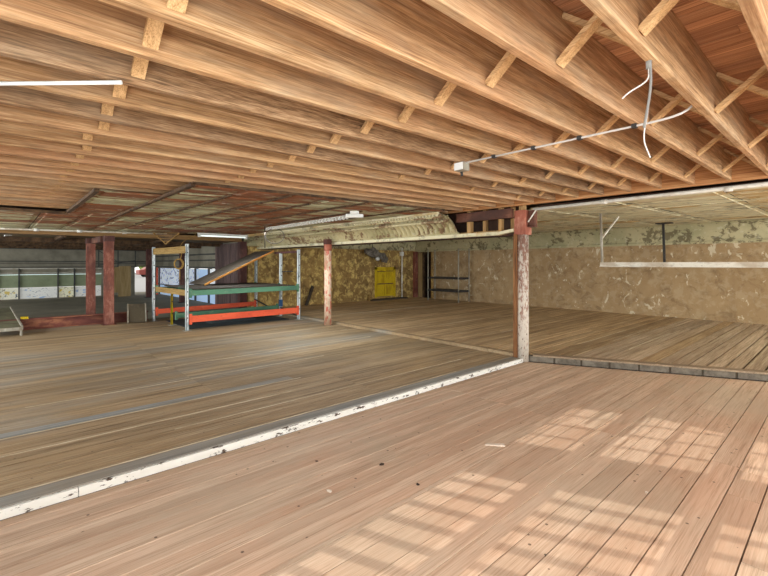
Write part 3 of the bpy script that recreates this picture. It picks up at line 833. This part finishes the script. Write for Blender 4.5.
mb = MB(); mb.bar((RX,3.04,1.93),(FX,3.15,1.93), .03, .16); mb.build('top_board', 'shelf_plank', rk)
mb = MB(); mb.bar((MX-.35,6.10,1.93),(FX,6.10,1.94), .04, .06); mb.build('top_rail', 'brown_steel', rk)
mb = MB(); mb.bar((MX+.05,6.12,1.38),(FX-.35,6.12,1.39), .03, .03); mb.build('tie_bar', 'dark_steel', rk)
mb = MB(); mb.bar((MX,6.02,.2),(RX,5.9,.5), .03, .03); mb.bar((FX-.1,6.08,.18),(MX,6.08,.33), .03, .03); mb.build('diagonal_tie', 'dark_steel', rk)
mb = MB(); mb.box(RX+.02, FX-.05, 3.3, 6.0, 1.005, 1.022)
tag(mb.build('deck_sheet', 'dark_board'), 'dark plywood sheet lying on the rack platform', 'sheet')
mb = MB(); a0, a1 = Vector((0,4.02,1.03)), Vector((0,5.98,1.965))
bd = thing('plywood_board', (-12.1, 4.02, 1.02), 'large dark plywood board leaning up from platform to the rack top', 'board')
mb = MB(); mb.bar((-12.1,4.02,1.045),(-12.1,6.02,1.985), 1.2, .02, (1,0,0)); mb.build('sheet', 'dark_board', bd)
mb = MB(); mb.bar((-11.485,4.02,1.045),(-11.485,6.02,1.985), .03, .045, (1,0,0)); mb.build('edge_strip', 'raw_edge', bd)
mb = MB(); mb.box(-12.3,-10.35,3.3,5.9,UP+.005,UP+.02)
tag(mb.build('floor_mat', 'mat_dark'), 'dark grey mat on the floor underneath the pallet rack', 'mat')
mb = MB(); mb.hexa([(-11.9,3.9,UP+.02),(-10.8,3.9,UP+.02),(-10.8,5.2,UP+.02),(-11.9,5.2,UP+.02),(-11.8,4.1,UP+.14),(-10.9,4.0,UP+.12),(-10.9,5.1,UP+.1),(-11.8,5.1,UP+.16)])
tag(mb.build('folded_tarpaulin', 'mat_dark', bevel=.03), 'dark folded tarpaulin lying under the rack beams', 'tarpaulin')
# rope coil on the near left upright
rp = thing('rope', (-11.0, 3.25, 1.5), 'tan rope coil hanging at the left end of the rack', 'rope')
mb = MB()
for k in range(2):
    mb.tube([(-11.05+(.105+.01*k)*math.cos(a)*.7, 3.24+(.105+.01*k)*math.cos(a)*.7+.02*k, 1.60+(.115+.012*k)*math.sin(a)) for a in [2*math.pi*i/20 for i in range(21)]], .012, 6, cap=False)
mb.build('coil', 'rope_tan', rp)
mb = MB(); mb.tube(bez((-11.05,3.28,1.70),(-10.8,3.25,1.85),(-10.75,3.25,1.9),(-10.75,3.2,2.02)), .01, 6); mb.tube(bez((-11.05,3.28,1.5),(-11.1,3.28,1.4),(-11.0,3.27,1.3),(-11.03,3.27,1.22)), .01, 6)
mb.build('tail', 'rope_tan', rp)
mb = MB(); mb.tube(bez((-10.75,3.2,2.03),(-10.9,3.3,2.2),(-11.2,3.6,2.25),(-11.5,3.83,2.40)), .008, 6)
tag(mb.build('power_cord', 'rope_tan'), 'thin cord running from the rack top to the hanging tube lamp', 'cord')

# ------------------------------------------------------------------ far wall pipe rack
pr = thing('shelf_rack', (-10.8, 13.3, UPB), 'slim grey pipe rack with two dark shelves against the far wall', 'rack')
for x, y in ((-11.6,13.0),(-11.75,13.6),(-10.05,13.0),(-10.0,13.6)):
    mb = MB(); mb.tube([(x,y,UPB),(x,y,2.2)], .026, 8); mb.build('post', 'galvanised', pr)
for z in (1.04, .54):
    mb = MB(); mb.box(-11.66,-10.0,12.98,13.62,z-.035,z+.035); mb.build('shelf', 'dark_steel', pr)

# wall pipe and small things by the far corner
wp = thing('drain_pipe', (-13.02, 12.9, UPB), 'pale vertical pipe on the wall right of the yellow door', 'pipe')
mb = MB(); mb.tube([(-13.02,12.9,UPB),(-13.02,12.9,2.3)], .035, 10); mb.build('pipe', 'pipe_white', wp)
mb = MB(); mb.box(-13.09,-12.98,12.83,12.97,1.95,2.13); mb.build('junction', 'white_enamel', wp)
mb = MB(); mb.box(-13.02,-12.9,10.95,11.1,UPB+.0,UPB+.25)
tag(mb.build('wood_block', 'shelf_plank'), 'small yellow block at the wall foot left of the yellow door', 'block')
mb = MB(); mb.bar((-12.95,8.05,UPB),(-13.06,8.40,.80), .12, .03, (0,1,-.4))
tag(mb.build('loose_plank', 'dark_board'), 'short dark plank leaning on the yellow wall right of the rack', 'plank')
rg = thing('hanging_rag', (-12.85, 11.2, 1.7), 'ragged grey cloth bundle hanging high left of the yellow door', 'cloth')
mb = MB()
for k in range(9): mb.blob((-12.85+rnd(-.05,.1), 10.75+k*.11, 2.12-.035*k+rnd(-.06,.06)), rnd(.09,.17), .3)
mb.build('bundle', 'rag_grey', rg)
mb = MB(); mb.blob((-12.78,11.28,1.80), .09, .1, 2, .5, (1,1,.8)); mb.build('pale_fold', 'white_enamel', rg)
mb = MB(); mb.tube([(-12.85,11.1,2.05),(-12.9,11.1,2.4)], .015, 6); mb.build('hook', 'dark_steel', rg)

# ------------------------------------------------------------------ ceiling things
pp = thing('ceiling_pipe', (-.5, 6.42, 2.47), 'long white pipe under the joist ends, right of the tall column', 'pipe')
mb = MB(); mb.tube([(-3.45,6.42,2.485),(-1.5,6.42,2.50),(4.0,6.42,2.53)], .026, 12); mb.build('pipe', 'pipe_white', pp)
for x in (-2.4, -1.0, .4):
    mb = MB(); mb.tube([(x,6.42,2.492),(x+.08,6.42,2.494)], .033, 12); mb.build('coupling', 'pipe_white', pp)
mb = MB(); mb.box(-3.4, 4.0, 6.48, 6.54, 2.53, 2.548)  # dark strip standing in for the shaded gap above the pipe
struct(mb.build('gap_shade_strip', 'void_dark', world=True))

lp = thing('ceiling_pipe', (-12.6, 1.5, 2.4), 'thin white pipe with couplings along the ceiling above the red columns', 'pipe')
mb = MB(); mb.tube([(-12.65,-3.0,2.355),(-12.65,.9,2.395),(-12.6,3.4,2.425)], .022, 10); mb.build('pipe', 'pipe_white', lp)
for y in (.63, 1.45, 2.4):
    mb = MB(); mb.tube([(-12.645,y-.05,2.384+.0115*y),(-12.645,y+.05,2.385+.0115*y)], .034, 10); mb.build('coupling', 'white_enamel', lp)

mb = MB(); mb.tube([(-3.02,-.41,jz(0)-.025),(-2.26,.417,jz(.4)-.023)], .009, 10)
tag(mb.build('tube', 'tube_white'), 'thin white tube fixed across the joists at the left edge', 'tube')

cd = thing('conduit', (-1.5, 3.0, 2.48), 'thin bent metal conduit crossing beneath the joists', 'conduit')
mb = MB(); zc = jz(3)-.025
mb.tube([(-2.235,3.0,zc),(-1.4,3.0,zc),(-.95,3.0,zc)] + bez((-.9,3.0,zc),(-.68,3.0,zc),(-.61,3.01,zc+.01),(-.607,3.06,zc+.12), 8), .0075, 8); mb.build('pipe', 'wire_white', cd)
for x in (-1.955, -1.61, -1.265, -.92):
    mb = MB(); mb.box(x-.014, x+.014, 2.982, 3.018, zc-.012, zc+.012); mb.build('clip', 'dark_steel', cd)
jb = thing('junction_box', (-2.30, 3.03, 2.42), 'small silver junction box at the left end of the conduit', 'junction box')
mb = MB(); mb.box(-2.35,-2.25,2.98,3.07,jz(3)-.085,jz(3)-.0105); mb.build('box', 'galvanised', jb, bevel=.008)
mb = MB(); mb.box(-2.345,-2.255,2.972,2.98,jz(3)-.08,jz(3)-.018); mb.build('cover', 'white_enamel', jb)
mb = MB(); mb.tube([(-2.30,3.02,jz(3)-.095),(-2.295,3.02,jz(3)-.13)], .012, 8); mb.build('knockout_stub', 'dark_steel', jb)
hw = thing('hanging_wire', (-.575, 2.08, 2.47), 'tangle of loose white and grey wires hanging from a joist', 'wire')
q = jz(2.08) - .01; hx, hy = -.582, 2.08
mb = MB(); mb.tube([(hx,hy,q),(hx,hy,q-.04)] + bez((hx,hy,q-.045),(hx+.01,hy,q-.11),(hx-.05,hy-.03,q-.10),(hx-.085,hy-.06,q-.155), 10), .0036, 6); mb.build('short_wire', 'wire_white', hw)
mb = MB(); mb.tube(bez((hx+.004,hy,q+.01),(hx+.01,hy+.01,q-.12),(hx,hy,q-.2),(hx-.012,hy-.01,q-.29), 12) + bez((hx-.014,hy-.01,q-.30),(hx-.02,hy-.01,q-.36),(hx-.01,hy,q-.37),(hx+.006,hy,q-.42), 8), .003, 6)
mb.build('long_wire', 'wire_white', hw)
mb = MB(); mb.tube(bez((hx+.002,hy-.005,q+.01),(hx+.02,hy,q-.1),(hx-.002,hy,q-.18),(hx-.014,hy-.015,q-.29), 12), .0055, 6); mb.build('sheath', 'wire_grey', hw)
mb = MB(); mb.tube([(hx,hy,q+.012),(hx,hy,q-.035)], .012, 8); mb.build('tape_wrap', 'wire_grey', hw)

tl = thing('tube_lamp', (-11.5, 4.5, 2.33), 'white fluorescent tube lamp hanging above the pallet rack', 'lamp')
mb = MB(); mb.tube([(-11.5,3.92,2.35),(-11.5,5.15,2.35)], .02, 12)
t = NT('tube_glow', .4); t.col((240,248,244)); t.put(t.b.inputs['Emission Color'], lin((238,250,244))); t.b.inputs['Emission Strength'].default_value = 1.1
mb.build('tube', 'tube_glow', tl)
mb = MB(); mb.box(-11.54,-11.46,3.86,5.2,2.385,2.42); mb.build('batten', 'white_enamel', tl)
for y in (4.0, 5.0):
    mb = MB(); mb.tube([(-11.5,y,2.42),(-11.5,y,jz(y)-.042)], .006, 6); mb.build('hanger_wire', 'wire_grey', tl)
for y in (3.88, 5.16):
    mb = MB(); mb.box(-11.53,-11.47,y-.02,y+.04,2.31,2.39); mb.build('lamp_holder', 'white_enamel', tl)

ll = thing('ceiling_lamp', (-5.57, 4.4, 2.37), 'small white lamp head at the right end of the slotted strip', 'lamp')
mb = MB(); mb.bar((-5.67,4.29,2.405),(-5.47,4.51,2.405), .10, .06); mb.build('head', 'white_enamel', ll, bevel=.012)
mb = MB(); mb.bar((-5.62,4.345,2.465),(-5.52,4.455,2.465), .08, .06); mb.build('neck', 'white_enamel', ll, bevel=.01)
sl = thing('strip_fixture', (-7.4, 4.58, 2.38), 'long white slotted light strip under the tin ceiling, left of small lamp', 'lamp')
mb = MB(); mb.bar((-9.1,4.62,2.44),(-5.9,4.60,2.462), .06, .02); mb.build('tray', 'pipe_white', sl)
for i in range(29):
    x = -9.05 + i*.109; z = 2.44 + (x+9.1)*.007
    mb = MB(); mb.bar((x,4.56,z-.06),(x+.05,4.56,z-.01), .05, .02, (0,1,0)); mb.build('louvre', 'white_enamel', sl)
hp = thing('wire_hoop', (-8.9, 4.6, 2.0), 'thin wire loop and drop hanging below the slotted strip', 'wire')
mb = MB(); mb.tube([(-8.72+.15*math.cos(a), 4.6+.15*math.cos(a), 2.23+.17*math.sin(a)) for a in [2*math.pi*i/24 for i in range(25)]], .007, 6, cap=False); mb.build('loop', 'cord_dark', hp)
mb = MB(); mb.tube([(-9.2,4.6,2.485),(-9.2,4.6,1.97)], .012, 6); mb.build('drop_rod', 'cord_dark', hp)

tf = thing('torn_lath', (-11.9, 3.2, 2.12), 'torn triangular piece of lath hanging from the ceiling left of the tube lamp', 'lath')
mb = MB(); mb.bar((-12.1,2.95,2.40),(-11.95,3.2,2.12), .05, .02); mb.bar((-11.64,3.45,2.40),(-11.95,3.2,2.12), .05, .02)
for i in range(4):
    f = i/4; mb.bar((-12.1+.15*f,2.95+.25*f,2.40-.28*f),(-11.64-.31*f,3.45-.25*f,2.40-.28*f), .03, .012)
mb.build('frame', 'lath_wood', tf)
mb = MB(); mb.prism([(-12.06,3.02,2.38),(-11.72,3.40,2.38),(-11.93,3.22,2.16)], (.01,-.01,0)); mb.build('torn_sheet', 'lath_dark', tf)

# hanging rail frame on the right
hr = thing('hanging_rail', (-1.5, 9, 1.58), 'long pale metal rail hung from the right-hand ceiling on rods', 'rail')
mb = MB(); mb.box(-3.2, 4.5, 8.5, 8.54, 1.56, 1.632); mb.box(-3.2,4.5,8.47,8.5,1.545,1.56); mb.build('front_rail', 'pipe_white', hr)
mb = MB(); mb.box(-3.2, 4.5, 12.6, 12.66, 1.575, 1.62); mb.build('rear_rail', 'pipe_white', hr)
mb = MB(); mb.box(-3.2, -3.14, 8.54, 12.6, 1.575, 1.605); mb.build('side_rail', 'pipe_white', hr)
mb = MB(); mb.bar((-3.17,8.53,1.59),(-3.20,8.53,2.575), .035, .035); mb.build('hanger', 'galvanised', hr)
mb = MB(); mb.bar((-3.19,8.53,2.08),(-3.22,9.55,2.60), .03, .03); mb.build('brace', 'pipe_white', hr)
mb = MB(); mb.bar((-3.17,12.6,1.6),(-3.20,12.6,2.66), .05, .05); mb.box(-3.35,-3.0,12.5,12.7,2.63,2.66); mb.build('hanger', 'dark_steel', hr)

# ------------------------------------------------------------------ crumbs on the floor
def crumb(x, y, r, m, lab, sc=(1,1,.4), g='scraps on the near floor', base=0):
    mb = MB(); mb.blob((x, y, base+r*sc[2]*.7), r, .3, 1, .5, sc)
    tag(mb.build('floor_scrap', m), lab, 'scrap', g)
mb = MB(); mb.hexa([(-2.16,3.17,.001),(-2.02,3.27,.001),(-2.05,3.30,.001),(-2.17,3.21,.001),(-2.16,3.17,.006),(-2.02,3.27,.012),(-2.05,3.30,.014),(-2.17,3.21,.006)])
tag(mb.build('floor_scrap', 'debris_pale'), 'pale paper sliver on the planks below the tall column', 'scrap')
crumb(-2.50, 2.25, .022, 'debris_dark', 'dark crumbly clump on the planks, middle of the near floor')
crumb(-2.10, 2.24, .016, 'debris_dark', 'dark speck on the planks beside the edge of the sunlight')
crumb(-2.46, 1.72, .016, 'debris_pale', 'whitish crumbs on the planks near the bottom middle', (1.8,1,.3))
crumb(-2.9, 1.9, .013, 'debris_dark', 'small dark fleck left of the dark crumbly clump')
crumb(-.95, 3.35, .011, 'debris_pale', 'pale chip on the sunlit planks right of centre')

# ------------------------------------------------------------------ light
w = bpy.data.worlds.new('World'); S.world = w; w.use_nodes = True
bg = w.node_tree.nodes['Background']; bg.inputs[0].default_value = (1.0, .98, .95, 1); bg.inputs[1].default_value = 2.2
def sun(az_vec, elev, strength, ang):
    l = bpy.data.lights.new('sun', 'SUN'); l.energy = strength; l.angle = math.radians(ang); l.color = (1,.93,.86)
    o = bpy.data.objects.new('sun', l); C.objects.link(o)
    e = math.radians(elev); d = Vector((az_vec[0], az_vec[1], 0)).normalized()*math.cos(e) - Vector((0,0,math.sin(e)))
    o.rotation_euler = d.to_track_quat('-Z', 'Y').to_euler()
sun((-.024, 1), 20, 5.4, .2)
def area(name, loc, target, sx, sy, p, col=(1,.97,.92)):
    l = bpy.data.lights.new(name, 'AREA'); l.shape = 'RECTANGLE'; l.size = sx; l.size_y = sy; l.energy = p; l.color = col
    o = bpy.data.objects.new(name, l); C.objects.link(o); o.location = loc
    o.rotation_euler = (Vector(target)-Vector(loc)).to_track_quat('-Z', 'Y').to_euler()
COOL = (.90,.96,1.0)
area('front_fill', (-8.5, -4.0, 1.9), (-8.5, 4, .2), 9, 1.6, 800, COOL)  # added fill lamp out of view, brightens the left floor and ceiling
area('near_fill', (.4, -.45, 2.1), (-1.5, 4, 0), 3.0, 1.0, 130, COOL)  # fill lamp added at the front wall to lift the near floor
area('right_fill', (4.2, 2.5, 1.2), (-4, 3.5, 1.9), 8, 2.0, 420, COOL)  # unseen fill added on the right to even out the joist faces
area('right_far_fill', (5.5, 10.5, 1.9), (-5, 10.5, .3), 6, 1.6, 650, COOL)  # added fill for the far wall and floor, out of view
area('rear_fill', (-19, -5, 1.7), (-19, 4, .4), 8, 1.6, 420, COOL)  # fill lamp added out of view to brighten the far room
area('low_joist_fill', (.3, -.85, .8), (-1.6, 4.5, 2.9), 4, .9, 150, COOL)  # added upward fill to lighten the spaces between the joists
area('strip_light', (-7.5, 4.58, 2.34), (-7.5, 4.58, 0), 3.4, .1, 110, COOL)
area('tube_light', (-11.5, 4.53, 2.30), (-11.5, 4.53, 0), .06, 1.2, 50, COOL)

# ------------------------------------------------------------------ camera
cam = bpy.data.cameras.new('camera'); cam.sensor_width = 36; cam.lens = 422.6/768*36; cam.shift_y = -24/768; cam.clip_start = .05; cam.clip_end = 300
co = bpy.data.objects.new('camera', cam); C.objects.link(co); co.location = (0, 0, 1.6); co.rotation_euler = (math.radians(90), 0, math.radians(47.7))
S.camera = co
vs = S.view_settings; vs.view_transform = 'Standard'; vs.look = 'None'; vs.gamma = 1; vs.use_curve_mapping = False; vs.exposure = -.48
